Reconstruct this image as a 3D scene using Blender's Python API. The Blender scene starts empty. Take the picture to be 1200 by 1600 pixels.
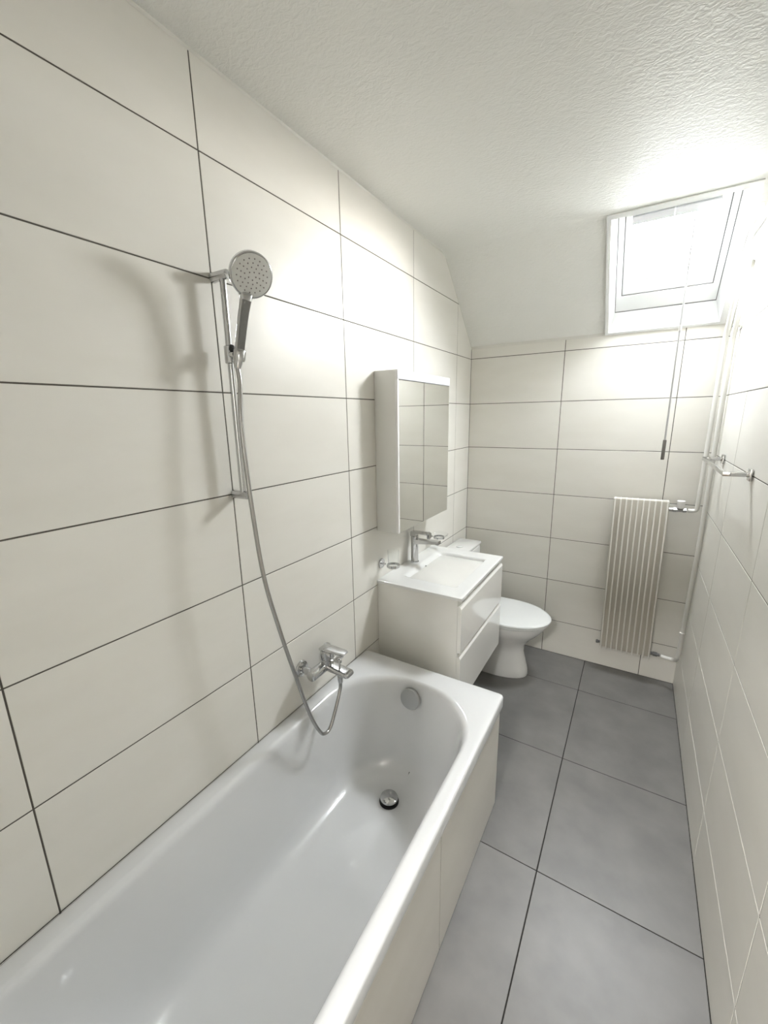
import bpy, bmesh, math, random
from mathutils import Vector, Matrix
random.seed(7)
S = bpy.context.scene
COL = S.collection

# ------------------------------------------------------------------ camera
cam_d = bpy.data.cameras.new('camera')
cam_d.sensor_fit = 'HORIZONTAL'; cam_d.sensor_width = 36.0
cam_d.lens = 640.139 / 1200 * 36.0
cam_d.clip_start = 0.02; cam_d.clip_end = 200
cam = bpy.data.objects.new('camera', cam_d); COL.objects.link(cam)
cam.matrix_world = Matrix(((0.85300551, -0.10453282, 0.51132621, 1.0428522),
                           (0.5216367, 0.20199321, -0.82891127, 0.0),
                           (-0.01663599, 0.9737924, 0.22682948, 1.67065049),
                           (0, 0, 0, 1)))
S.camera = cam

# ------------------------------------------------------------------ sky, exposure
W = bpy.data.worlds.new('overcast_sky'); S.world = W; W.use_nodes = True
_n = W.node_tree.nodes; _n.clear()
_o = _n.new('ShaderNodeOutputWorld'); _b = _n.new('ShaderNodeBackground')
_k = _n.new('ShaderNodeTexSky'); _k.sky_type = 'NISHITA'; _k.sun_disc = False          # hazy bright sky, sun hidden by cloud
_k.sun_elevation = math.radians(11); _k.sun_rotation = math.radians(47); _k.dust_density = 2.5; _k.altitude = 400
_h = _n.new('ShaderNodeHueSaturation'); _h.inputs['Saturation'].default_value = 0.22
_m = _n.new('ShaderNodeMix'); _m.data_type = 'RGBA'; _m.inputs['Factor'].default_value = 0.08            # cloud veil over the clear sky
_m.inputs[6].default_value = (2.55, 2.62, 2.70, 1)
W.node_tree.links.new(_k.outputs[0], _h.inputs['Color']); W.node_tree.links.new(_h.outputs[0], _m.inputs[7]); 
_t = _n.new('ShaderNodeTexCoord'); _x = _n.new('ShaderNodeSeparateXYZ'); _r = _n.new('ShaderNodeMapRange')     # hazy ground and roofs below the horizon
_r.inputs['From Min'].default_value = -0.06; _r.inputs['From Max'].default_value = 0.06
_r.inputs['To Min'].default_value = 0.22; _r.inputs['To Max'].default_value = 1.0
_v = _n.new('ShaderNodeVectorMath'); _v.operation = 'SCALE'
W.node_tree.links.new(_t.outputs['Generated'], _x.inputs[0]); W.node_tree.links.new(_x.outputs['Z'], _r.inputs['Value'])
W.node_tree.links.new(_m.outputs[2], _v.inputs[0]); W.node_tree.links.new(_r.outputs[0], _v.inputs['Scale'])
W.node_tree.links.new(_v.outputs[0], _b.inputs['Color'])
_b.inputs['Strength'].default_value = 6.7
W.node_tree.links.new(_b.outputs[0], _o.inputs[0])
S.view_settings.view_transform = 'Standard'; S.view_settings.look = 'None'
S.view_settings.gamma = 1.0; S.view_settings.use_curve_mapping = False
S.view_settings.exposure = 3.07
try:
    S.cycles.max_bounces = 16; S.cycles.diffuse_bounces = 12; S.cycles.glossy_bounces = 6
    S.cycles.transparent_max_bounces = 12; S.cycles.transmission_bounces = 8
    S.cycles.use_denoising = True; S.cycles.caustics_reflective = False; S.cycles.caustics_refractive = False; S.cycles.sample_clamp_indirect = 6.0
except Exception:
    pass

# ------------------------------------------------------------------ room dimensions (metres)
D = 2.872            # rear (window end) wall
Y0 = -0.215          # wall behind the camera
ZC = 2.5616          # flat ceiling
YC = 2.3924          # fold of the roof slope
ZB = 2.1204          # slope meets the end wall
W0 = 1.388; LEAN = 0.0055   # right wall, leaning out very slightly
TH = math.atan2(ZC - ZB, D - YC); CT, ST = math.cos(TH), math.sin(TH)
SLEN = (D - YC) / CT
H0, HP = 2.3452, 0.2996     # wall tile rows
V3, VP = 1.4114, 0.6        # wall tile columns on the left wall

# daylight portal lying in the skylight opening (only guides sampling of the sky)
try:
    pl = bpy.data.lights.new('skylight_portal', 'AREA'); pl.shape = 'RECTANGLE'
    pl.size = 0.40; pl.size_y = 0.42; pl.cycles.is_portal = True
    po = bpy.data.objects.new('skylight_portal', pl); COL.objects.link(po)
    _N = Vector((0, ST, CT)); _S = Vector((0, CT, -ST))
    c = Vector((1.085, YC, ZC)) + _S * 0.23 + _N * 0.13
    po.matrix_world = Matrix((( 1, 0, 0, c.x), (0, _S.y, _N.y, c.y), (0, _S.z, _N.z, c.z), (0, 0, 0, 1)))
except Exception as e:
    print('portal', e)

# ------------------------------------------------------------------ materials
def mat(name, col, rough=0.5, metal=0.0, coat=0.0, **k):
    m = bpy.data.materials.new(name); m.use_nodes = True
    b = m.node_tree.nodes['Principled BSDF']
    b.inputs['Base Color'].default_value = (*col, 1)
    b.inputs['Roughness'].default_value = rough
    b.inputs['Metallic'].default_value = metal
    b.inputs['Coat Weight'].default_value = coat
    b.inputs['Coat Roughness'].default_value = 0.03
    for kk, v in k.items():
        b.inputs[kk.replace('_', ' ')].default_value = v
    return m

def nodes(m): return m.node_tree.nodes, m.node_tree.links, m.node_tree.nodes['Principled BSDF']

def vary(m, c1, c2, scale, stretch=(1, 1, 1), detail=5, lo=0.35, hi=0.65, per_object=False):
    n, l, b = nodes(m)
    tc = n.new('ShaderNodeTexCoord'); mp = n.new('ShaderNodeMapping'); mp.inputs['Scale'].default_value = stretch
    l.new(tc.outputs['Object'], mp.inputs['Vector'])
    if per_object:
        oi = n.new('ShaderNodeObjectInfo'); mu = n.new('ShaderNodeMath'); mu.operation = 'MULTIPLY'; mu.inputs[1].default_value = 37.0
        cb = n.new('ShaderNodeCombineXYZ'); l.new(oi.outputs['Random'], mu.inputs[0])
        for i in range(3): l.new(mu.outputs[0], cb.inputs[i])
        l.new(cb.outputs[0], mp.inputs['Location'])
    no = n.new('ShaderNodeTexNoise'); no.inputs['Scale'].default_value = scale; no.inputs['Detail'].default_value = detail
    l.new(mp.outputs[0], no.inputs['Vector'])
    cr = n.new('ShaderNodeValToRGB'); cr.color_ramp.elements[0].position = lo; cr.color_ramp.elements[1].position = hi
    cr.color_ramp.elements[0].color = (*c1, 1); cr.color_ramp.elements[1].color = (*c2, 1)
    l.new(no.outputs['Fac'], cr.inputs['Fac']); l.new(cr.outputs['Color'], b.inputs['Base Color'])
    return mp

def bump(m, scale, strength, dist, stretch=(1, 1, 1), detail=3, mapping=None, rough=0.5, distortion=0.0):
    n, l, b = nodes(m)
    if mapping is None:
        tc = n.new('ShaderNodeTexCoord'); mapping = n.new('ShaderNodeMapping'); mapping.inputs['Scale'].default_value = stretch
        l.new(tc.outputs['Object'], mapping.inputs['Vector'])
    no = n.new('ShaderNodeTexNoise'); no.inputs['Scale'].default_value = scale
    no.inputs['Detail'].default_value = detail; no.inputs['Roughness'].default_value = rough
    no.inputs['Distortion'].default_value = distortion
    l.new(mapping.outputs[0], no.inputs['Vector'])
    bp = n.new('ShaderNodeBump'); bp.inputs['Strength'].default_value = strength; bp.inputs['Distance'].default_value = dist
    l.new(no.outputs['Fac'], bp.inputs['Height'])
    old = b.inputs['Normal'].links[0].from_socket if b.inputs['Normal'].links else None
    if old: l.new(old, bp.inputs['Normal'])
    l.new(bp.outputs[0], b.inputs['Normal'])

M = {}
M['tile'] = mat('cream_wall_tile', (.66, .642, .596), .36, Specular_IOR_Level=.35)
_mp = vary(M['tile'], (.647, .629, .582), (.673, .656, .612), 3.0, (1, 3, 1), 3, per_object=True)
bump(M['tile'], 11, .25, .0009, (1, 2.6, 1), 3)
bump(M['tile'], 90, .12, .0004, (.35, 2.2, 1), 2)
M['grout'] = mat('grey_wall_grout', (.085, .077, .063), .9)
bump(M['grout'], 300, .3, .0005)
M['floor'] = mat('grey_concrete_floor_tile', (.13, .13, .127), .42)
vary(M['floor'], (.118, .115, .110), (.160, .155, .148), 7, (1, 1, 1), 12, .3, .7, per_object=True)
bump(M['floor'], 160, .1, .0005, detail=4)
M['floor_grout'] = mat('dark_floor_grout', (.015, .014, .013), .95)
M['ceiling'] = mat('white_plaster', (.72, .72, .695), .55)
bump(M['ceiling'], 46, .5, .006, (1.0, 1.6, 1), 3, rough=.55, distortion=.9)
M['paint'] = mat('white_painted_wood', (.74, .75, .75), .35)
M['caulk'] = mat('white_caulk', (.60, .59, .55), .5)
M['enamel'] = mat('white_bath_enamel', (.62, .627, .634), .12, coat=.6)
M['ceramic'] = mat('white_ceramic', (.72, .72, .71), .08, coat=.5)
M['lid'] = mat('white_toilet_lid', (.64, .652, .648), .2)
M['lacquer'] = mat('white_gloss_lacquer', (.74, .73, .70), .07, coat=.8)
M['cabinet'] = mat('white_cabinet_melamine', (.68, .675, .65), .35)
M['chrome'] = mat('polished_chrome', (.56, .56, .56), .08, 1.0)
M['hose'] = mat('silver_metal_hose', (.42, .41, .40), .26, 1.0)
M['brushed'] = mat('brushed_steel', (.45, .45, .44), .28, 1.0)
M['inlay'] = mat('dark_satin_metal', (.27, .27, .27), .25, 1.0)
M['mirror'] = mat('mirror_silver', (.90, .905, .88), .0, 1.0)
M['lightbar'] = mat('frosted_light_cover', (.66, .66, .70), .4)
M['face'] = mat('grey_spray_plate', (.62, .62, .60), .35)
M['nozzle'] = mat('grey_rubber_nozzle', (.17, .15, .15), .6)
M['black'] = mat('black_rubber', (.015, .015, .015), .6)
M['radiator'] = mat('white_radiator_enamel', (.66, .645, .60), .4)
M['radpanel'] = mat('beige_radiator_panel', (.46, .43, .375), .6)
M['pipe'] = mat('white_pipe_paint', (.64, .63, .60), .35)
M['plastic'] = mat('white_plastic', (.76, .75, .745), .35)
M['gasket'] = mat('grey_window_gasket', (.12, .12, .12), .7)
M['rod'] = mat('grey_rod_paint', (.50, .50, .51), .4)
M['grip'] = mat('dark_grey_grip', (.13, .12, .11), .5)
M['lamp'] = mat('lit_lamp_glass', (.8, .8, .78), .4, Emission_Color=(1.0, .985, .955, 1), Emission_Strength=74.0)
M['hall'] = mat('dim_hallway_paint', (.55, .53, .49), .7)
M['hallfloor'] = mat('brown_hallway_floor', (.12, .08, .05), .5)
M['door'] = mat('white_door_lacquer', (.5, .5, .48), .4)

def glass_mat(name, tint, refl=1.0):
    m = bpy.data.materials.new(name); m.use_nodes = True
    n, l = m.node_tree.nodes, m.node_tree.links; n.clear()
    o = n.new('ShaderNodeOutputMaterial'); mx = n.new('ShaderNodeMixShader')
    tr = n.new('ShaderNodeBsdfTransparent'); tr.inputs[0].default_value = (*tint, 1)
    gl = n.new('ShaderNodeBsdfGlossy'); gl.inputs['Roughness'].default_value = 0.0
    fr = n.new('ShaderNodeFresnel'); fr.inputs[0].default_value = 1.45
    ge = n.new('ShaderNodeNewGeometry'); mr = n.new('ShaderNodeMapRange')      # thin pane: same Fresnel term on both faces
    mr.inputs['To Min'].default_value = 1.45; mr.inputs['To Max'].default_value = 1 / 1.45
    l.new(ge.outputs['Backfacing'], mr.inputs['Value']); l.new(mr.outputs[0], fr.inputs[0])
    mu = n.new('ShaderNodeMath'); mu.operation = 'MULTIPLY'; mu.inputs[1].default_value = refl
    l.new(fr.outputs[0], mu.inputs[0]); l.new(mu.outputs[0], mx.inputs[0])
    l.new(tr.outputs[0], mx.inputs[1]); l.new(gl.outputs[0], mx.inputs[2]); l.new(mx.outputs[0], o.inputs[0])
    return m
M['pane'] = glass_mat('window_glass', (.97, .98, .98))
M['tumbler'] = glass_mat('clear_drinking_glass', (.985, .99, .988), 1.0)

# ------------------------------------------------------------------ helpers
def tag(o, label=None, cat=None, group=None, kind=None):
    if label: o['label'] = label
    if cat: o['category'] = cat
    if group: o['group'] = group
    if kind: o['kind'] = kind
    return o

def empty(name, loc=(0, 0, 0), rot=(0, 0, 0)):
    o = bpy.data.objects.new(name, None); COL.objects.link(o)
    o.location = loc; o.rotation_euler = rot; o.empty_display_size = 0.05
    return o

def finish(me, material, smooth=True, angle=35):
    me.materials.append(material)
    me.validate(); me.update()
    bm = bmesh.new(); bm.from_mesh(me); bmesh.ops.recalc_face_normals(bm, faces=bm.faces); bm.to_mesh(me); bm.free()
    if smooth:
        me.shade_smooth()
        try: me.set_sharp_from_angle(angle=math.radians(angle))
        except Exception: pass

def link(name, me, parent=None, loc=None):
    o = bpy.data.objects.new(name, me); COL.objects.link(o)
    if parent is not None: o.parent = parent
    if loc is not None: o.location = loc
    return o

class MB:
    def __init__(s): s.v = []; s.f = []
    def add(s, v, f):
        k = len(s.v); s.v += [tuple(p) for p in v]; s.f += [tuple(i + k for i in q) for q in f]; return s
    def box(s, x0, x1, y0, y1, z0, z1, bev=0.0, seg=2):
        bm = bmesh.new(); bmesh.ops.create_cube(bm, size=1)
        for v in bm.verts:
            v.co = Vector((x0 + (v.co.x + .5) * (x1 - x0), y0 + (v.co.y + .5) * (y1 - y0), z0 + (v.co.z + .5) * (z1 - z0)))
        if bev > 0:
            bmesh.ops.bevel(bm, geom=list(bm.edges), offset=bev, segments=seg, profile=.5, affect='EDGES', clamp_overlap=True)
        bm.verts.index_update()
        s.add([v.co[:] for v in bm.verts], [[v.index for v in f.verts] for f in bm.faces]); bm.free(); return s
    def loft(s, rings, cap0=True, cap1=True, close=False):
        n = len(rings[0]); v = [p for r in rings for p in r]; f = []
        m = len(rings)
        for i in range(m if close else m - 1):
            a, b = i * n, ((i + 1) % m) * n
            for j in range(n):
                f.append((a + j, a + (j + 1) % n, b + (j + 1) % n, b + j))
        if not close:
            if cap0: f.append(tuple(range(n))[::-1])
            if cap1: f.append(tuple((m - 1) * n + j for j in range(n)))
        return s.add(v, f)
    def tube(s, path, r, n=12, caps=True):
        P = [Vector(p) for p in path]; R = r if isinstance(r, (list, tuple)) else [r] * len(P)
        T = []
        for i in range(len(P)):
            t = (P[min(i + 1, len(P) - 1)] - P[max(i - 1, 0)]); T.append(t.normalized())
        u = T[0].orthogonal().normalized(); rings = []
        for i, p in enumerate(P):
            if i:
                u = (u - T[i] * u.dot(T[i]));
                u = u.normalized() if u.length > 1e-6 else T[i].orthogonal().normalized()
            w = T[i].cross(u)
            rings.append([p + (u * math.cos(2 * math.pi * k / n) + w * math.sin(2 * math.pi * k / n)) * R[i] for k in range(n)])
        return s.loft(rings, caps, caps)
    def lathe(s, origin, axis, prof, n=32, cap0=True, cap1=True):
        o = Vector(origin); a = Vector(axis).normalized(); u = a.orthogonal().normalized(); w = a.cross(u)
        return s.loft([[o + a * h + (u * math.cos(2 * math.pi * k / n) + w * math.sin(2 * math.pi * k / n)) * max(r, 1e-5) for k in range(n)] for r, h in prof], cap0, cap1)
    def ring_bars(s, outer, inner, d0, d1):
        # rectangular frame in (x, s) between depths d0 and d1
        (X0, X1, S0, S1), (x0, x1, s0, s1) = outer, inner
        def q(a, b, c, d, z): return [(a, c, z), (b, c, z), (b, d, z), (a, d, z)]
        return s.loft([q(X0, X1, S0, S1, d0), q(x0, x1, s0, s1, d0), q(x0, x1, s0, s1, d1), q(X0, X1, S0, S1, d1)], close=True)
    def build(s, name, material, parent=None, smooth=True, angle=35, loc=None):
        me = bpy.data.meshes.new(name); me.from_pydata(s.v, [], s.f); finish(me, material, smooth, angle)
        return link(name, me, parent, loc)

def catmull(pts, k=8):
    P = [Vector(p) for p in pts]; P = [P[0] * 2 - P[1]] + P + [P[-1] * 2 - P[-2]]; out = []
    for i in range(1, len(P) - 2):
        a, b, c, d = P[i - 1:i + 3]
        for j in range(k):
            t = j / k
            out.append(.5 * ((2 * b) + (c - a) * t + (2 * a - 5 * b + 4 * c - d) * t * t + (3 * b - a - 3 * c + d) * t ** 3))
    out.append(P[-2]); return out

def fillet(pts, r, k=6):
    P = [Vector(p) for p in pts]; out = [P[0]]
    for i in range(1, len(P) - 1):
        a, b, c = P[i - 1], P[i], P[i + 1]
        u, v = (a - b).normalized(), (c - b).normalized()
        d = min(r, (a - b).length * .48, (c - b).length * .48)
        for j in range(k + 1):
            t = j / k; out.append((b + u * d) * (1 - t) ** 2 + b * 2 * t * (1 - t) + (b + v * d) * t * t)
    out.append(P[-1]); return out

# ------------------------------------------------------------------ tiled surfaces
def clip(poly, hp):
    a, b, c = hp; out = []           # keep a*u + b*v <= c
    for i in range(len(poly)):
        p, q = poly[i], poly[(i + 1) % len(poly)]
        dp, dq = a * p[0] + b * p[1] - c, a * q[0] + b * q[1] - c
        if dp <= 0: out.append(p)
        if (dp < 0 < dq) or (dq < 0 < dp):
            t = dp / (dp - dq); out.append((p[0] + t * (q[0] - p[0]), p[1] + t * (q[1] - p[1])))
    return out

def halfplanes(poly, inset=0.0):     # poly counter-clockwise
    r = []
    for i in range(len(poly)):
        p, q = poly[i], poly[(i + 1) % len(poly)]
        dx, dy = q[0] - p[0], q[1] - p[1]; L = math.hypot(dx, dy)
        if L < 1e-9: continue
        a, b = dy / L, -dx / L
        r.append((a, b, a * p[0] + b * p[1] - inset))
    return r

def clean(poly):
    out = []
    for p in poly:
        if not out or math.hypot(p[0] - out[-1][0], p[1] - out[-1][1]) > 1e-5: out.append(p)
    if len(out) > 1 and math.hypot(out[0][0] - out[-1][0], out[0][1] - out[-1][1]) < 1e-5: out.pop()
    return out

_tiles = {}
def tile_mesh(poly, material, thick, bev):
    key = (material.name, tuple((round(u, 4), round(v, 4)) for u, v in poly))
    if key in _tiles: return _tiles[key]
    ins = [(-50, -50), (50, -50), (50, 50), (-50, 50)]
    ins = list(poly)
    for h in halfplanes(poly, bev): ins = clip(ins, h)
    ins = clean(ins)
    if len(ins) != len(poly): ins = [(u * .99, v * .99) for u, v in poly]
    mb = MB().loft([[(u, v, -thick) for u, v in poly], [(u, v, -bev) for u, v in poly], [(u, v, 0) for u, v in ins]])
    me = bpy.data.meshes.new('tile'); me.from_pydata(mb.v, [], mb.f); finish(me, material, False)
    _tiles[key] = me; return me

def frame_mat(o, u, v, w):
    return Matrix(((u[0], v[0], w[0], o[0]), (u[1], v[1], w[1], o[1]), (u[2], v[2], w[2], o[2]), (0, 0, 0, 1)))

def tiled(name, frame, outline, us, vs, joint, tmat, gmat, bound=None, edge=.0012, thick=.007, bev=.0008, recess=.0011, back=.05, grow=.06, vmax=9.0, tname='tile'):
    """outline: convex ccw polygon in (u,v) that the tiles fill; the backing slab carries the grout."""
    g = outline
    if grow:
        hp = halfplanes(outline, -grow); g = [(-50, -50), (50, -50), (50, 50), (-50, 50)]
        for h in hp: g = clip(g, h)
        g = clean(clip(g, (0, 1, vmax)))
    mb = MB().loft([[(u, v, -back) for u, v in g], [(u, v, -recess) for u, v in g]])
    wall = mb.build(name, gmat, None, False); wall.matrix_world = frame
    hp = halfplanes(outline, edge)
    for i in range(len(us) - 1):
        for j in range(len(vs) - 1):
            u0, u1, v0, v1 = us[i] + joint / 2, us[i + 1] - joint / 2, vs[j] + joint / 2, vs[j + 1] - joint / 2
            poly = [(u0, v0), (u1, v0), (u1, v1), (u0, v1)]
            for h in hp: poly = clip(poly, h)
            poly = clean(poly)
            if len(poly) < 3: continue
            ar = .5 * abs(sum(poly[k][0] * poly[(k + 1) % len(poly)][1] - poly[(k + 1) % len(poly)][0] * poly[k][1] for k in range(len(poly))))
            if ar < 2e-5: continue
            cu = (min(p[0] for p in poly) + max(p[0] for p in poly)) / 2; cv = (min(p[1] for p in poly) + max(p[1] for p in poly)) / 2
            me = tile_mesh([(p[0] - cu, p[1] - cv) for p in poly], tmat, thick, bev)
            t = link(tname, me, wall, (cu, cv, random.uniform(-.00012, .00012)))
            t.rotation_euler = (random.uniform(-.0005, .0005), random.uniform(-.0004, .0004), 0)
    return wall

rows = [H0 - HP * j for j in range(8, -2, -1)]; rows[0] = -.05   # 8th joint falls under the floor line
rows = sorted(r for r in rows if r < .0 or r > .01)
def cols(anchor, pitch, lo, hi):
    k = math.floor((lo - anchor) / pitch); r = []
    while anchor + k * pitch < hi + pitch: r.append(anchor + k * pitch); k += 1
    return r

ex, ey, ez = (1, 0, 0), (0, 1, 0), (0, 0, 1)
TOPW = ZC - .004
# left wall: u = y, v = z, normal +x
wl = tiled('wall_left', frame_mat((0, 0, 0), ey, ez, ex), [(Y0, 0), (D, 0), (D, ZB), (YC, TOPW), (Y0, TOPW)], cols(V3, VP, Y0, D), rows, .0036, M['tile'], M['grout'])
tag(wl, 'long left wall of cream tiles beside the bathtub', 'wall', kind='structure')
# end wall under the skylight: u = x, v = z, normal -y
wb = tiled('wall_back', frame_mat((0, D, 0), ex, ez, (0, -1, 0)), [(0, 0), (W0 + .012, 0), (W0 + .012, ZB), (0, ZB)], cols(.6004, .6004, 0, W0), rows, .0036, M['tile'], M['grout'], vmax=ZB + .002)
tag(wb, 'cream tiled end wall with radiator under the skylight', 'wall', kind='structure')
# right wall: u = -y, v up (leaning), normal -x
a = math.atan(LEAN); vdir = (math.sin(a), 0, math.cos(a)); ndir = (-math.cos(a), 0, math.sin(a))
wr = tiled('wall_right', frame_mat((W0, 0, 0), (0, -1, 0), vdir, ndir), [(-D, 0), (-Y0, 0), (-Y0, TOPW), (-YC, TOPW), (-D, ZB)], cols(-1.634, .6, -D, -Y0), rows, .0036, M['tile'], M['grout'])
tag(wr, 'cream tiled right wall with chrome towel rail', 'wall', kind='structure')
# wall behind the camera, with the doorway the picture was taken from
DX0, DX1, DZ = .665, 1.345, 2.02
wf = tiled('wall_front', frame_mat((0, Y0, 0), (-1, 0, 0), ez, ey), [(-DX0, 0), (0, 0), (0, TOPW), (-DX0, TOPW)], cols(-.6, .6, -W0, 0), rows, .0036, M['tile'], M['grout'], grow=0, back=.10)
tag(wf, 'cream tiled wall behind the camera, beside the doorway', 'wall', kind='structure')
for u0, u1, v0 in ((-DX1, -DX0, DZ), (-W0 - .014, -DX1, 0)):
    q = tiled('wall_piece', frame_mat((0, Y0, 0), (-1, 0, 0), ez, ey), [(u0, v0), (u1, v0), (u1, TOPW), (u0, TOPW)], cols(-.6, .6, -W0 - .1, 0), rows, .0036, M['tile'], M['grout'], grow=0, back=.10)
    q.matrix_world = wf.matrix_world.inverted() @ q.matrix_world; q.parent = wf
# floor
fl = tiled('floor', frame_mat((0, 0, 0), ex, ey, ez), [(0, Y0), (W0, Y0), (W0, D), (0, D)], cols(.886, .6039, 0, W0), cols(2.5107, .6039, Y0, D), .0038, M['floor'], M['floor_grout'], edge=.0018, bev=.0009, recess=.0014, tname='floor_tile')
tag(fl, 'floor of large grey concrete-look tiles', 'floor', kind='structure')

# ------------------------------------------------------------------ ceiling with roof slope and skylight opening
OX0, OX1, OS0, OS1 = .830, 1.336, .018, .640
def sl(s, d=0.0): return (YC + s * CT + d * ST, ZC - s * ST + d * CT)
def ceiling():
    xs = [-.06 + .06 * i for i in range(13)] + [.72, .75, .78, .80, OX0, 1.0, 1.17, OX1, 1.37, 1.46]
    ys = [Y0 - .06 + i * (YC - .16 - Y0 + .06) / 20 for i in range(21)]
    v, f, rowsn = [], [], []
    for x in xs:
        t = min(max((x - .55) / .24, 0), 1); t = t * t * (3 - 2 * t); r = .15 * (1 - t) + .03 * t
        tl = r * math.tan(TH / 2)
        prof = [(y, ZC) for y in ys] + [(YC - .09, ZC)]
        for k in range(7):
            g = TH * k / 6
            prof.append((YC - tl + r * math.sin(g), ZC - r * (1 - math.cos(g))))
        for s in (max(OS0, tl + .001), .2, .42, OS1, SLEN + .09): prof.append(sl(s))
        rowsn.append(len(v)); v += [(x, y, z) for y, z in prof]; n = len(prof)
    for i in range(len(xs) - 1):
        for j in range(n - 1):
            if OX0 - 1e-6 <= xs[i] and xs[i + 1] <= OX1 + 1e-6 and n - 5 <= j < n - 2: continue
            f.append((rowsn[i] + j, rowsn[i + 1] + j, rowsn[i + 1] + j + 1, rowsn[i] + j + 1))
    me = bpy.data.meshes.new('ceiling'); me.from_pydata(v, [], f); finish(me, M['ceiling'], True, 80)
    return link('ceiling', me)
tag(ceiling(), 'white textured plaster ceiling folding down into the roof slope', 'ceiling', kind='structure')

# caulk beads where the tiles stop
mb = MB()
mb.add(*[[(0.0005, Y0, TOPW - .004), (.003, Y0, ZC), (0.0005, YC, TOPW - .004), (.003, YC, ZC), (-.004, Y0, ZC), (-.004, YC, ZC)], [(0, 1, 3, 2), (0, 4, 1), (2, 3, 5)]])
y1, z1 = sl(0); y2, z2 = sl(SLEN)
mb.add([(.0005, y1, z1 - .007), (.0005, y2 - .004, z2 - .007), (.003, y1, z1), (.003, y2, z2)], [(0, 1, 3, 2)])
tag(mb.build('trim_1', M['caulk'], None, False), 'thin white caulk bead along the top of the left wall', 'trim', kind='structure')
mb = MB().add([(0, D - .0005, ZB - .012), (W0, D - .0005, ZB - .012), (W0, D - .006, ZB + .004), (0, D - .006, ZB + .004)], [(0, 1, 2, 3)])
tag(mb.build('trim_2', M['caulk'], None, False), 'thin white caulk bead along the top of the end wall', 'trim', kind='structure')

# ------------------------------------------------------------------ skylight
win = empty('window_1'); win.matrix_world = frame_mat((0, YC, ZC), ex, (0, CT, -ST), (0, ST, CT))
tag(win, 'white framed roof skylight in the sloped ceiling', 'skylight', kind='structure')
MB().ring_bars((.812, 1.362, -.002, .6545), (OX0, OX1, OS0, OS1), -.013, .012).build('casing', M['paint'], win, False)
def rect(x0, x1, s0, s1, d): return [(x0, s0, d), (x1, s0, d), (x1, s1, d), (x0, s1, d)]
MB().loft([rect(OX0, OX1, OS0, OS1, .0), rect(.853, 1.3075, .045, .562, .06), rect(.825, 1.34, .01, .60, .06), rect(.81, 1.36, -.01, .66, .0)], close=True).build('lining', M['paint'], win, False)
MB().ring_bars((.840, 1.325, .025, .590), (.8805, 1.2800, .050, .4685), .06, .115).build('frame', M['paint'], win, False)
MB().ring_bars((.8803, 1.2802, .0498, .4687), (.8842, 1.2763, .0532, .4648), .0645, .100).build('gasket', M['gasket'], win, False)
MB().ring_bars((.851, 1.3095, .043, .564), (.8552, 1.3053, .047, .5595), .0585, .0605).build('frame_joint', M['gasket'], win, False)
sash = MB().ring_bars((.8840, 1.2765, .053, .4650), (.905, 1.262, .066, .385), .066, .1080).build('sash', M['paint'], win, False)
MB().ring_bars((.905, 1.262, .066, .385), (.907, 1.260, .068, .3825), .080, .084).build('glazing_bead', M['gasket'], sash, False)
MB().box(.904, 1.263, .065, .386, .081, .087).build('glass_pane', M['pane'], sash, False)
vb = MB().box(.909, 1.244, .062, .0985, .050, .068, .004).build('ventilation_bar', M['rod'], win)
MB().box(1.073, 1.079, .060, .102, .047, .064, .001).build('bar_clip', M['plastic'], vb)
MB().tube([(1.155 + .011 * math.cos(t), .102 + .011 * math.sin(t), .055) for t in [2 * math.pi * k / 20 for k in range(21)]], .0032, 8, False).build('hook_ring', M['brushed'], win)

# opening rod hanging from the ring
rod = tag(empty('skylight_rod', (1.156, 2.506, 1.4425)), 'thin white rod with dark grip hanging from the skylight', 'pole')
MB().tube([(0, 0, .085), (0, 0, .60), (-.001, 0, 1.066)], .0043, 10).build('rod', M['rod'], rod)
MB().lathe((0, 0, 0), ez, [(.0045, -.008), (.0078, -.007), (.0078, .088), (.006, .091)], 14).build('grip', M['grip'], rod)
MB().tube([(0, 0, .60), (0, 0, .625)], .0065, 10).build('joint_sleeve', M['plastic'], rod)
MB().tube(catmull([(-.001, 0, 1.063), (-.001, .003, 1.076), (-.001, .010, 1.082), (-.001, .014, 1.075)], 5), .003, 8).build('hook', M['brushed'], rod)

# ------------------------------------------------------------------ open door and hallway behind the camera
door = tag(empty('door_1', (DX1, Y0 - .10, 0)), 'plain white door standing open into the hallway behind the camera', 'door', kind='structure')
dw = DX1 - DX0
MB().box(-.034, -.002, -dw + .01, -.004, .008, DZ - .01, .002).build('door_leaf', M['door'], door)
dfm = MB().box(-.012, .030, -.012, .112, .002, DZ + .05, .002).build('door_jamb', M['door'], door)
MB().box(-dw - .045, -dw + .012, -.012, .112, .002, DZ + .05, .002).build('door_jamb', M['door'], door)
MB().box(-dw + .0125, -.0125, -.012, .112, DZ - .012, DZ + .05, .002).build('door_head', M['door'], door)
MB().lathe((-.034, -dw + .07, 1.0), (-1, 0, 0), [(.024, 0), (.024, .006), (.009, .008), (.009, .04)], 20).box(-.078, -.064, -dw + .06, -dw + .19, .99, 1.01, .004).build('door_handle', M['brushed'], door)
HY0, HY1 = Y0 - 1.75, Y0 - .099
hw = MB().box(-.9, 2.2, HY0 - .05, HY0, -.05, 2.6).box(-.95, -.9, HY0, HY1, -.05, 2.6).box(2.2, 2.25, HY0, HY1, -.05, 2.6).box(-.9, -.05, HY1 - .02, HY1, 0, 2.6).box(1.45, 2.2, HY1 - .02, HY1, 0, 2.6).build('wall_hallway', M['hall'], None, False)
tag(hw, 'dim hallway walls beyond the doorway behind the camera', 'wall', kind='structure')
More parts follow.
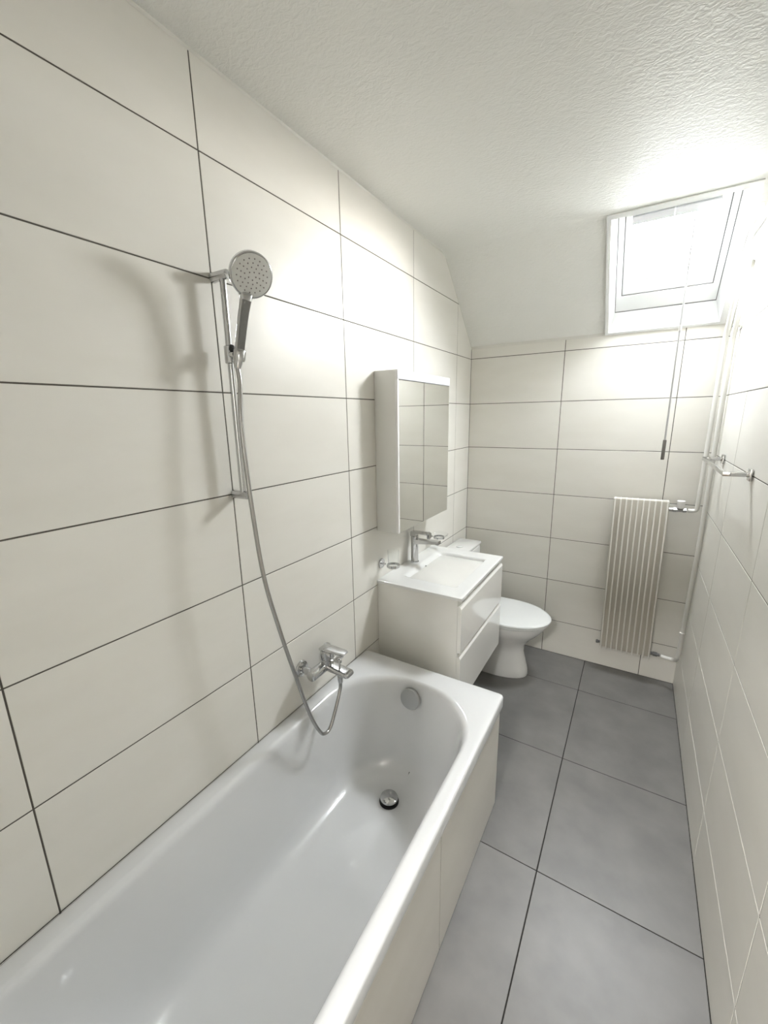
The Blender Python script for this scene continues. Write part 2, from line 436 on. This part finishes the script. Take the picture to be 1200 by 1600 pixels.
tag(MB().box(-.95, 2.25, HY0, Y0 + .002, -.06, -.003).build('floor_hallway', M['hallfloor'], None, False), 'brown hallway floor behind the camera', 'floor', kind='structure')
tag(MB().box(-.95, 2.25, HY0, Y0 - .06, 2.5, 2.56).build('ceiling_hallway', M['hall'], None, False), 'hallway ceiling behind the camera', 'ceiling', kind='structure')

lamp = tag(empty('ceiling_lamp', (.75, Y0 - .95, 2.5)), 'round white ceiling lamp in the hallway behind the camera', 'lamp')
MB().lathe((0, 0, 0), (0, 0, -1), [(.15, .0005), (.15, .02), (.14, .024)], 36).build('lamp_base', M['door'], lamp)
MB().lathe((0, 0, 0), (0, 0, -1), [(.138, .022), (.14, .04), (.12, .058), (.07, .068), (.0, .072)], 36).build('lamp_shade', M['lamp'], lamp)

# ------------------------------------------------------------------ bathtub
def rrect(x0, x1, y0, y1, rn, rf, z, k=10, m=8):
    pts = []
    def corner(cx, cy, r, a0):
        for i in range(k + 1):
            t = math.radians(a0 + 90 * i / k); pts.append((cx + r * math.cos(t), cy + r * math.sin(t), z))
    def edge(p, q):
        for i in range(1, m): t = i / m; pts.append((p[0] + (q[0] - p[0]) * t, p[1] + (q[1] - p[1]) * t, z))
    corner(x1 - rf, y1 - rf, rf, 0); edge((x1 - rf, y1), (x0 + rf, y1))
    corner(x0 + rf, y1 - rf, rf, 90); edge((x0, y1 - rf), (x0, y0 + rn))
    corner(x0 + rn, y0 + rn, rn, 180); edge((x0 + rn, y0), (x1 - rn, y0))
    corner(x1 - rn, y0 + rn, rn, 270); edge((x1, y0 + rn), (x1, y1 - rf))
    return pts
TX, TYE, TYS, RZ = .683, 1.499, Y0 + .004, .553
tub = tag(empty('bathtub', (.34, .64, 0)), 'white enamel bathtub with rounded basin along the left wall', 'bathtub')
mb = MB()
x0 = .003
rings = [rrect(x0 + .02, TX - .02, TYS + .02, TYE - .02, .015, .015, .505), rrect(x0, TX, TYS, TYE, .012, .016, .505), rrect(x0, TX, TYS, TYE, .012, .016, .545),
         rrect(x0 + .0022, TX - .0022, TYS + .002, TYE - .002, .012, .016, RZ - .0025), rrect(x0 + .007, TX - .007, TYS + .007, TYE - .007, .012, .016, RZ)]
def inner(i, z, rf=.25, rn=.2): return rrect(.050 + i, .644 - i, -.14 + i * 1.2, 1.402 - i * .8, rn, rf, z)
rings += [inner(.0, RZ + .0002), inner(.005, RZ - .001), inner(.011, RZ - .005), inner(.017, RZ - .013), inner(.021, RZ - .026), inner(.025, RZ - .05)]
rings += [rrect(.084, .610, -.06, 1.372, .2, .245, .44), rrect(.096, .598, .03, 1.356, .2, .24, .34), rrect(.108, .586, .115, 1.336, .19, .235, .245),
          rrect(.117, .577, .165, 1.320, .185, .225, .198), rrect(.130, .564, .205, 1.300, .18, .215, .170), rrect(.150, .544, .245, 1.275, .17, .20, .153),
          rrect(.178, .516, .290, 1.245, .15, .17, .1445), rrect(.215, .479, .36, 1.21, .125, .13, .1415), rrect(.28, .414, .52, 1.17, .06, .065, .140)]
rings = [[(x - .34, y - .64, z) for x, y, z in r] for r in rings]
mb.loft(rings, False, True)
mb.build('tub_shell', M['enamel'], tub, True, 60)
# pop-up plug
pg = MB().lathe((.328 - .34, 1.160 - .64, .1405), ez, [(.040, 0), (.040, .0015), (.030, .002), (.030, .0125), (.0355, .014), (.0365, .0175), (.034, .0225), (.026, .0255), (.012, .0275), (.0, .028)], 36)
plug = pg.build('drain_plug', M['chrome'], tub)
MB().lathe((.328 - .34, 1.160 - .64, .1405), ez, [(.0395, .0012), (.0395, .0028), (.029, .0030)], 36).build('drain_ring', M['black'], plug)
# overflow knob on the far slope
oa = Vector((0, -.965, .18))
oc = Vector((.318 - .34, 1.384 - .64, .476))
MB().lathe(oc, oa, [(.030, -.004), (.030, .008), (.0430, .010), (.0455, .013), (.0455, .024), (.043, .0275), (.038, .029), (.0, .030)], 40).build('overflow_knob', M['brushed'], tub)

# tiled apron below the tub rim
ap = tiled('bath_apron', frame_mat((.6694, 0, 0), ey, ez, ex), [(Y0 + .003, .003), (1.497, .003), (1.497, .512), (Y0 + .003, .512)], cols(.897, .6, Y0, 1.497), [0, .516], .0028, M['tile'], M['grout'], grow=0, back=.03)
tag(ap, 'cream tiled apron panel along the side of the bathtub', 'bath panel')
apf = tiled('end_panel', frame_mat((0, 1.497, 0), (-1, 0, 0), ez, ey), [(-.6694, .003), (-.002, .003), (-.002, .512), (-.6694, .512)], [-.6694, -.06, .1], [0, .516], .0028, M['tile'], M['grout'], grow=0, back=.03)
apf.matrix_world = ap.matrix_world.inverted() @ apf.matrix_world; apf.parent = ap

# ------------------------------------------------------------------ shower rail, hand shower, hose
RY, RX = .815, .046
rail = tag(empty('shower_rail', (0, RY, 1.446)), 'chrome shower rail with two wall brackets above the bathtub', 'shower rail')
for z, zz in ((.001, 'low'), (.602, 'top')):
    MB().lathe((0, 0, z), ex, [(.0125, .0008), (.0135, .004), (.0125, .012), (.0125, .060), (.0115, .0625), (.0, .063)], 24).build('bracket', M['chrome'], rail)
MB().tube([(.042, 0, .0), (.042, 0, .60)], .0088, 18).build('rail_tube', M['chrome'], rail)
sld = MB().lathe((.042, 0, .376), ez, [(.0115, 0), (.0145, .002), (.0145, .046), (.0115, .048)], 22).build('slider', M['chrome'], rail)
MB().tube([(.050, -.002, .400), (.070, -.004, .398)], .0095, 16).lathe((.086, -.006, .385), (.16, .08, .98), [(.0145, -.006), (.0165, 0), (.0165, .022), (.0145, .025)], 20).build('holder_cup', M['chrome'], sld)
MB().lathe((.056, -.004, .416), (.6, -.2, .76), [(.007, -.012), (.007, .006), (.0055, .008)], 14).build('slider_knob', M['black'], sld)

HB = Vector((.0845, .8085, 1.832)); HC = Vector((.1335, .8330, 2.0365)); HN = Vector((.800, -.36, -.46)).normalized()
hs = tag(empty('hand_shower', HB), 'round chrome hand shower hanging in the rail holder', 'shower head')
L = lambda p: tuple(Vector(p) - HB)
up_dir = (HC - HB).normalized()
MB().lathe(L(HC), HN, [(.018, -.026), (.036, -.021), (.048, -.0175), (.0545, -.0125), (.0564, -.008), (.0562, .003), (.0545, .0052), (.0525, .0060), (.0515, .0045)], 48).build('head', M['chrome'], hs)
fp = MB().lathe(L(HC), HN, [(.0517, .002), (.0517, .0058), (.049, .0068), (.0, .0070)], 48).build('spray_plate', M['face'], hs)
nz = MB(); u = HN.orthogonal().normalized(); w = HN.cross(u)
for rr, k in ((.010, 5), (.020, 10), (.030, 14), (.040, 18)):
    for i in range(k):
        t = 2 * math.pi * (i + .3 * rr * 100) / k
        nz.lathe(L(HC + (u * math.cos(t) + w * math.sin(t)) * rr + HN * .0068), HN, [(.0019, 0), (.0015, .0014)], 6)
tag(nz.build('nozzles', M['nozzle'], fp), kind='stuff')
# handle: oval sections from the cup up to the head
neck = HC - HN * .0165 - up_dir * .061
side = up_dir.cross(HN).normalized()
path = catmull([HB, HB + (neck - HB) * .35 - HN * .004, HB + (neck - HB) * .7 - HN * .005, neck, HC - HN * .024 - up_dir * .040], 6)
rg = []
for i, p in enumerate(path):
    t = i / (len(path) - 1); T = (path[min(i + 1, len(path) - 1)] - path[max(i - 1, 0)]).normalized()
    nn = (HN - T * HN.dot(T)).normalized(); sd = T.cross(nn)
    wd = .0118 + .0035 * t + .016 * max(0, (t - .62) / .38) ** 2; dp = .0125 + .002 * t - .004 * max(0, (t - .7) / .3)
    rg.append([Vector(L(p)) + sd * wd * math.copysign(abs(math.cos(q)) ** .75, math.cos(q)) + nn * dp * math.copysign(abs(math.sin(q)) ** .75, math.sin(q)) for q in [2 * math.pi * k / 28 for k in range(28)]])
hd = MB().loft(rg).build('handle', M['chrome'], hs, True, 50)
# grey front strip of the handle
rg = []
for i, p in enumerate(path[1:-7]):
    t = (i + 1) / (len(path) - 1); T = (path[i + 2] - path[i]).normalized()
    nn = (HN - T * HN.dot(T)).normalized(); sd = T.cross(nn); wd = (.0100 + .003 * t + .013 * max(0, (t - .62) / .38) ** 2); dp = .0132 + .002 * t - .004 * max(0, (t - .7) / .3)
    rg.append([Vector(L(p)) + sd * (-wd) + nn * (dp - .003), Vector(L(p)) + sd * wd + nn * (dp - .003), Vector(L(p)) + sd * wd * .8 + nn * (dp + .0006), Vector(L(p)) - sd * wd * .8 + nn * (dp + .0006)])
MB().loft(rg).build('handle_inlay', M['inlay'], hd, True, 50)
MB().lathe(L(HB), -up_dir, [(.0118, -.004), (.0118, .012), (.009, .026)], 18).build('hose_nut', M['chrome'], hs)

hose_pts = [HB - up_dir * .022, (0.083, 0.8061, 1.7654), (0.085, 0.7964, 1.6789), (0.09, 0.793, 1.5904), (0.098, 0.7946, 1.4236), (0.11, 0.806, 1.2026), (0.12, 0.8428, 1.0046), (0.13, 0.8902, 0.8035), (0.138, 0.9361, 0.6297), (0.140, 0.9800, 0.5270), (0.140, 1.010, 0.496), (0.139, 1.0439, 0.502), (0.137, 1.087, 0.565), (0.135, 1.117, 0.620), (.135, 1.121, .655)]
ho = MB().tube([Vector(p) - HB for p in catmull(hose_pts, 10)], .0066, 14).build('shower_hose', M['hose'], None)
ho.location = HB
tag(ho, 'silver metal shower hose looping down to the bath mixer', 'shower hose')

# ------------------------------------------------------------------ bath mixer
MY, MZ = 1.121, .704
mx = tag(empty('bath_mixer', (0, MY, MZ)), 'chrome lever bath mixer on the left wall above the tub', 'faucet')
for dy in (-.075, .075):
    r = MB().lathe((0, dy, .004), ex, [(.0335, .0008), (.0335, .003), (.030, .009), (.020, .013), (.0155, .0145), (.0, .0147)], 32).build('rosette', M['chrome'], mx)
    MB().tube([(.012, dy, .004), (.034, dy, .003)], .0125, 20).tube([(.030, dy, .003), (.052, dy, .001)], .0155, 20).build('union', M['chrome'], r)
MB().lathe((.066, -.098, 0), ey, [(.0, 0), (.014, .0008), (.0205, .004), (.0225, .010), (.0225, .186), (.0205, .192), (.014, .1952), (.0, .196)], 30).build('body', M['chrome'], mx)
# spout: flat tapered slab
def slab(secs, n=8):
    out = []
    for x, zc, hw, hh in secs:
        ring = []
        for k in range(24):
            t = 2 * math.pi * k / 24
            ring.append((x, hw * math.copysign(abs(math.cos(t)) ** .45, math.cos(t)), zc + hh * math.copysign(abs(math.sin(t)) ** .6, math.sin(t))))
        out.append(ring)
    return out
sp = MB().loft(slab([(.060, .000, .023, .018), (.085, .000, .0255, .013), (.12, -.002, .026, .0105), (.165, -.005, .026, .010), (.180, -.006, .025, .0095), (.186, -.0065, .021, .007)])).build('spout', M['chrome'], mx, True, 50)
MB().lathe((.135, 0, .008), ez, [(.0035, 0), (.0035, .022), (.0085, .024), (.0095, .034), (.007, .038), (.0, .039)], 18).build('diverter_knob', M['chrome'], sp)
MB().lathe((.135, 0, -.014), (0, 0, -1), [(.0125, 0), (.0125, .014), (.0108, .016), (.0100, .040), (.0085, .044)], 20).build('hose_outlet', M['chrome'], sp)
MB().lathe((.072, 0, .006), ez, [(.0265, 0), (.0265, .022), (.0245, .0235), (.0245, .026), (.0262, .028), (.0262, .058), (.024, .064), (.0, .066)], 32).build('cartridge', M['chrome'], mx)
lv = [(.046, .070, .017, .006), (.060, .074, .023, .0085), (.09, .075, .0235, .008), (.13, .077, .022, .0062), (.158, .079, .020, .005), (.167, .0795, .015, .0035)]
MB().loft(slab(lv)).build('lever', M['chrome'], mx, True, 50)

# ------------------------------------------------------------------ mirror cabinet
CY0, CY1, CZ0, CZ1, CX = 1.623, 2.207, 1.129, 1.8695, .1215
mc = tag(empty('mirror_cabinet', (0, (CY0 + CY1) / 2, CZ0)), 'white mirror cabinet with light strip above the washbasin', 'cabinet')
cy = (CY0 + CY1) / 2; h = (CY1 - CY0) / 2; zh = CZ1 - CZ0
MB().box(.0015, CX - .012, -h, h, 0, zh, .0012).build('body', M['cabinet'], mc)
MB().box(CX - .0125, CX, -h, -h + .0125, 0.0, zh, .001).build('edge_strip', M['plastic'], mc)
MB().box(CX - .0122, CX + .0006, -h + .0005, h, zh - .040, zh, .001).build('light_bar', M['lightbar'], mc)
MB().box(CX - .0122, CX - .0015, -h + .0135, h - .001, .0, zh - .0425, .0006).build('mirror', M['mirror'], mc, False)
MB().box(CX - .0121, CX - .0035, h - .0012, h, .0, zh - .0405).build('mirror_edge', M['gasket'], mc, False)

# ------------------------------------------------------------------ vanity unit and washbasin
VY0, VY1, VX, VZT = 1.612, 2.268, .447, .8755
vy = (VY0 + VY1) / 2; vh = (VY1 - VY0) / 2
va = tag(empty('vanity_unit', (0, vy, .318)), 'white gloss vanity unit with two drawers beside the bathtub', 'vanity')
MB().box(.0015, .427, -vh + .003, vh - .003, 0, .541, .001).build('body', M['lacquer'], va)
def drawer(z0, z1, xo):
    v = []; prof = [(.4285, z0), (xo, z0), (xo, z1 - .010), (xo - .006, z1), (.4285, z1)]
    return MB().loft([[(x, -vh + .001, z) for x, z in prof], [(x, vh - .001, z) for x, z in prof]])
d1 = drawer(.262 + .021, .262 + .2505, .4465).build('drawer', M['lacquer'], va, True, 20)
d2 = drawer(.0, .2605, .4465).build('drawer', M['lacquer'], va, True, 20)
MB().box(.4275, .4325, -vh + .004, vh - .004, .2605, .283).build('grip_recess', M['cabinet'], d2, False)

ws = tag(empty('washbasin', (0, vy, .8595)), 'white rectangular ceramic washbasin set on the vanity unit', 'sink')
def sm(t): t = min(max(t, 0), 1); return t * t * (3 - 2 * t)
def basin():
    nx, ny = 75, 96; v = []; f = []
    xs = [.0015 + (VX - .0015) * i / (nx - 1) for i in range(nx)]; ys = [-vh + 2 * vh * j / (ny - 1) for j in range(ny)]
    T = VZT - .8595
    for x in xs:
        for y in ys:
            yb = y - (1.944 - vy)
            sx0 = .078; ax = sm((x - sx0) / .115) if x < .25 else sm((.381 - x) / .022)
            ay = sm((.225 - abs(yb)) / .030)
            d = .105 * ax * ay * (.86 + .14 * sm((x - .1) / .2))
            ed = min(x - xs[0] + .01, VX - x, y + vh, vh - y); e = .0025 * (1 - min(max(ed, 0) / .004, 1)) ** 2
            v.append((x, y, T - d - e))
    for i in range(nx - 1):
        for j in range(ny - 1):
            a = i * ny + j; f.append((a, a + ny, a + ny + 1, a + 1))
    # skirt down to the cabinet and closed underside bowl
    per = [i * ny for i in range(nx)] + [(nx - 1) * ny + j for j in range(1, ny)] + [i * ny + ny - 1 for i in range(nx - 2, -1, -1)] + [j for j in range(ny - 2, 0, -1)]
    k = len(v); v += [(v[p][0], v[p][1], .0005) for p in per]
    for q in range(len(per)):
        q2 = (q + 1) % len(per); f.append((per[q], per[q2], k + q2, k + q))
    me = bpy.data.meshes.new('basin'); me.from_pydata(v, [], f); finish(me, M['ceramic'], True, 50)
    return link('basin', me, ws)
basin()
MB().lathe((.1130, 1.944 - vy, -.0055), (.62, 0, .78), [(.0100, -.004), (.0100, .0040), (.0078, .0055), (.0066, .0030)], 22).build('overflow_ring', M['chrome'], ws)
MB().lathe((.1130, 1.944 - vy, -.0055), (.62, 0, .78), [(.0066, -.002), (.0066, .0042)], 18).build('overflow_hole', M['black'], ws)
MB().lathe((.232, 1.944 - vy, .0165 - .1075), ez, [(.030, .0), (.030, .006), (.026, .009), (.0, .010)], 28).build('drain_cap', M['chrome'], ws)

# ------------------------------------------------------------------ basin tap
tp = tag(empty('basin_tap', (.042, 1.942, VZT)), 'chrome single lever tap standing on the washbasin', 'faucet')
MB().lathe((0, 0, .0005), ez, [(.0245, 0), (.0245, .004), (.0205, .006), (.0205, .135), (.0205, .150), (.0, .1505)], 30).build('column', M['chrome'], tp)
MB().loft([[(x, hw * sy, zc + hh * sz) for sy, sz in ((-1, -1), (1, -1), (1, 1), (-1, 1))] for x, zc, hw, hh in ((.004, .121, .019, .013), (.05, .124, .018, .011), (.10, .128, .0175, .009), (.146, .131, .017, .0075), (.150, .131, .015, .006))]).build('spout', M['chrome'], tp, False)
MB().lathe((.136, 0, .1235), (0, 0, -1), [(.011, 0), (.011, .006), (.009, .007)], 20).build('aerator', M['brushed'], tp)
lvr = [(-.020, .151), (-.018, .176), (.040, .178), (.088, .176), (.094, .172), (.094, .149), (.083, .147), (.083, .166), (.030, .168), (.014, .166), (.014, .151)]
MB().loft([[(x, -.0165, z) for x, z in lvr], [(x, .0165, z) for x, z in lvr]]).build('lever', M['chrome'], tp, False)

# ------------------------------------------------------------------ tumbler and soap dish on chrome wall holders
def holder(name, y, z, label, cat, r):
    h = tag(empty(name, (0, y, z)), label, cat)
    MB().lathe((0, 0, 0), ex, [(.0255, .0008), (.0255, .006), (.0235, .0085), (.0, .009)], 30).build('rosette', M['chrome'], h)
    MB().tube([(.008, 0, 0), (.030 + .03 - r, 0, 0)], .0055, 14).build('arm', M['chrome'], h)
    c = .072
    MB().loft([[(c + rr * math.cos(t), rr * math.sin(t), zz) for t in [2 * math.pi * k / 40 for k in range(40)]] for rr, zz in ((r, -.006), (r, .006), (r - .0028, .006), (r - .0028, -.006))], close=True).build('ring', M['chrome'], h, True, 30)
    return h
holder('tumbler_holder', 1.653, .951, 'chrome wall holder carrying the drinking glass', 'holder', .0325)
gl = MB().lathe((0, 0, 0), ez, [(.0, .0), (.0235, .0), (.0252, .003), (.0290, .095), (.0275, .095), (.0240, .007), (.0, .006)], 36, False, False).build('drinking_glass', M['tumbler'], None)
gl.location = (.072, 1.653, .936); tag(gl, 'clear drinking glass in the wall holder left of the tap', 'glass')
holder('soap_dish_holder', 2.205, .951, 'chrome wall holder carrying the glass soap dish', 'holder', .0325)
sd = MB().lathe((0, 0, 0), ez, [(.0, .0), (.027, .0), (.031, .006), (.052, .022), (.055, .030), (.053, .031), (.049, .024), (.029, .009), (.0, .006)], 36, False, False).build('soap_dish', M['tumbler'], None)
sd.location = (.072, 2.205, .944); tag(sd, 'clear glass soap dish on the wall right of the tap', 'soap dish')

# ------------------------------------------------------------------ toilet
TYC = 2.508
to = tag(empty('toilet', (0, TYC, 0)), 'white ceramic toilet with closed lid behind the vanity unit', 'toilet')
def oval(xb, xf, hw, z, n=44, back=.55, p=2.0):
    xc = xb + (xf - xb) * (1 - back) if False else xb + (xf - xb) * .46
    pts = []
    for k in range(n):
        t = 2 * math.pi * k / n; c, s = math.cos(t), math.sin(t)
        if c >= 0: pts.append((xc + (xf - xc) * c, hw * s, z))
        else: pts.append((xc - (xc - xb) * abs(c) ** .55, hw * math.copysign(abs(s) ** .8, s), z))
    return pts
rg = [oval(.19, .580, .108, .001), oval(.185, .583, .110, .012), oval(.185, .578, .104, .05), oval(.18, .562, .096, .11), oval(.17, .548, .092, .17), oval(.16, .552, .102, .215), oval(.15, .585, .132, .262), oval(.15, .628, .162, .305), oval(.15, .662, .182, .345), oval(.15, .675, .188, .372), oval(.152, .677, .189, .383), oval(.16, .668, .182, .387)]
MB().loft(rg).build('bowl', M['ceramic'], to, True, 50)
MB().loft([oval(.21, .684, .190, .3885), oval(.205, .690, .194, .392), oval(.205, .690, .194, .402), oval(.21, .684, .190, .4045)]).build('seat', M['lid'], to, True, 40)
MB().loft([oval(.200, .692, .196, .4055), oval(.195, .699, .200, .409), oval(.195, .699, .200, .416), oval(.20, .694, .196, .421), oval(.22, .675, .182, .4235), oval(.30, .55, .09, .4245)]).build('lid', M['lid'], to, True, 40)
ci = MB().box(.015, .170, -.195, .200, .395, .785, .014, 3).build('cistern', M['ceramic'], to)
MB().box(.012, .174, -.199, .204, .786, .8065, .006, 2).build('cistern_lid', M['ceramic'], ci)
MB().lathe((.09, 0, .8065), ez, [(.022, -.002), (.022, .003), (.019, .005), (.0, .0055)], 24).build('flush_button', M['lid'], ci)
for hy in (-.07, .07):
    MB().box(.175, .225, hy - .015, hy + .015, .390, .412, .004).build('lid_hinge', M['chrome'], to)

# ------------------------------------------------------------------ radiator
ra = tag(empty('radiator', (1.105, 2.80, .178)), 'white ribbed upright radiator on the end wall', 'radiator')
ra.rotation_euler = (0, -.012, 0)
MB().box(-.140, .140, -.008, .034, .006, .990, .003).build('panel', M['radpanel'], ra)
for i in range(10):
    x = -.132 + .0293 * i
    MB().box(x - .0036, x + .0036, -.028, .030, 0, .995, .0016).build('fin', M['radiator'], ra)
MB().box(-.1395, .1395, .010, .036, .972, .993, .005).build('header_rail', M['radiator'], ra)
MB().box(-.1395, .1395, .010, .036, .002, .022, .005).build('header_rail', M['radiator'], ra)
for z in (.16, .82):
    MB().box(-.10, .10, .034, .0705, z, z + .03, .002).build('wall_bracket', M['radiator'], ra)
va_ = MB().tube([(.138, .005, .945), (.158, .005, .945)], .011, 14).lathe((.158, .005, .945), ex, [(.012, 0), (.015, .002), (.015, .016), (.011, .018), (.011, .045), (.014, .047), (.014, .062), (.010, .064)], 6).build('thermostat_valve', M['brushed'], ra, False)
MB().lathe((.193, .005, .957), ez, [(.0175, 0), (.0180, .004), (.0200, .040), (.0180, .043), (.0, .044)], 24).build('thermostat_head', M['plastic'], va_)
MB().lathe((.138, .005, .028), ex, [(.010, 0), (.010, .014), (.0135, .015), (.0135, .038), (.009, .039), (.009, .05)], 6).build('return_valve', M['gasket'], ra, False)
MB().lathe((-.138, .005, .028), (-1, 0, 0), [(.008, 0), (.008, .012), (.011, .013), (.011, .024), (.006, .026)], 14).build('vent_plug', M['gasket'], ra, False)

# ------------------------------------------------------------------ heating pipes in the corner
R = .0112
p1 = [(1.322, 2.805, 1.126), (1.361, 2.805, 1.128), (1.3625, 2.800, 1.19), (1.364, 2.798, 2.03), (1.364, 2.70, 2.165), (1.364, 2.605, 2.275), (1.364, 2.606, 2.338), (1.366, 2.525, 2.418), (1.367, 2.375, 2.405), (1.369, -.20, 2.402)]
pa = MB().tube([Vector(p) - Vector(p1[0]) for p in fillet(p1, .035, 6)], R, 14).build('heating_pipe', M['pipe'], None); pa.location = p1[0]
tag(pa, 'white heating pipe from the thermostat valve up to the ceiling', 'pipe', 'white heating pipes in the corner')
p2 = [(1.300, 2.80, .206), (1.368, 2.79, .206), (1.3720, 2.715, .26), (1.3790, 2.66, .95), (1.3785, 2.675, 2.00), (1.3790, 2.615, 2.115), (1.380, 2.565, 2.235), (1.380, 2.60, 2.33), (1.380, 2.52, 2.377), (1.3815, 2.30, 2.373), (1.3815, -.20, 2.370)]
p2[1] = (1.366, 2.785, .206)
pb = MB().tube([Vector(p) - Vector(p2[0]) for p in fillet(p2, .045, 6)], R, 14).build('heating_pipe', M['pipe'], None); pb.location = p2[0]
tag(pb, 'white heating pipe rising from the bottom of the radiator', 'pipe', 'white heating pipes in the corner')
MB().lathe(Vector((1.3739, 2.7015, .425)) - pb.location, ez, [(.0125, 0), (.0142, .002), (.0142, .010), (.0125, .012)], 16).build('pipe_collar', M['pipe'], pb)
p3 = [(1.384, 2.47, 2.30), (1.378, 2.44, 2.315), (1.3795, 2.38, 2.330), (1.3815, 2.25, 2.335), (1.3815, -.20, 2.332)]
pc = MB().tube([Vector(p) - Vector(p3[0]) for p in fillet(p3, .03, 5)], .011, 14).build('heating_pipe', M['pipe'], None); pc.location = p3[0]
tag(pc, 'short white pipe entering the right wall below the skylight', 'pipe', 'white heating pipes in the corner')
cl = tag(empty('pipe_clamp', (1.40, 2.655, 2.06)), 'small pipe clamp on the corner pipes below the skylight', 'clamp')
MB().box(-.030, -.0035, -.014, .014, -.006, .006, .002).build('clamp_band', M['pipe'], cl)
MB().lathe((-.030, 0, 0), (-1, 0, 0), [(.0045, 0), (.0045, .004)], 10).build('clamp_screw', M['gasket'], cl)

# ------------------------------------------------------------------ towel rail on the right wall
tr = tag(empty('towel_rail', (W0 + LEAN * 1.45, 2.185, 1.45)), 'square chrome towel rail on the right wall', 'towel rail')
for y in (-.295, .287):
    MB().box(-.010, -.001, y - .021, y + .021, -.021, .021, .0015).build('rosette', M['chrome'], tr)
    MB().box(-.083, -.009, y - .008, y + .008, -.008, .008, .001).build('arm', M['chrome'], tr)
MB().box(-.083, -.069, -.289, .281, -.007, .007, .001).build('bar', M['chrome'], tr)
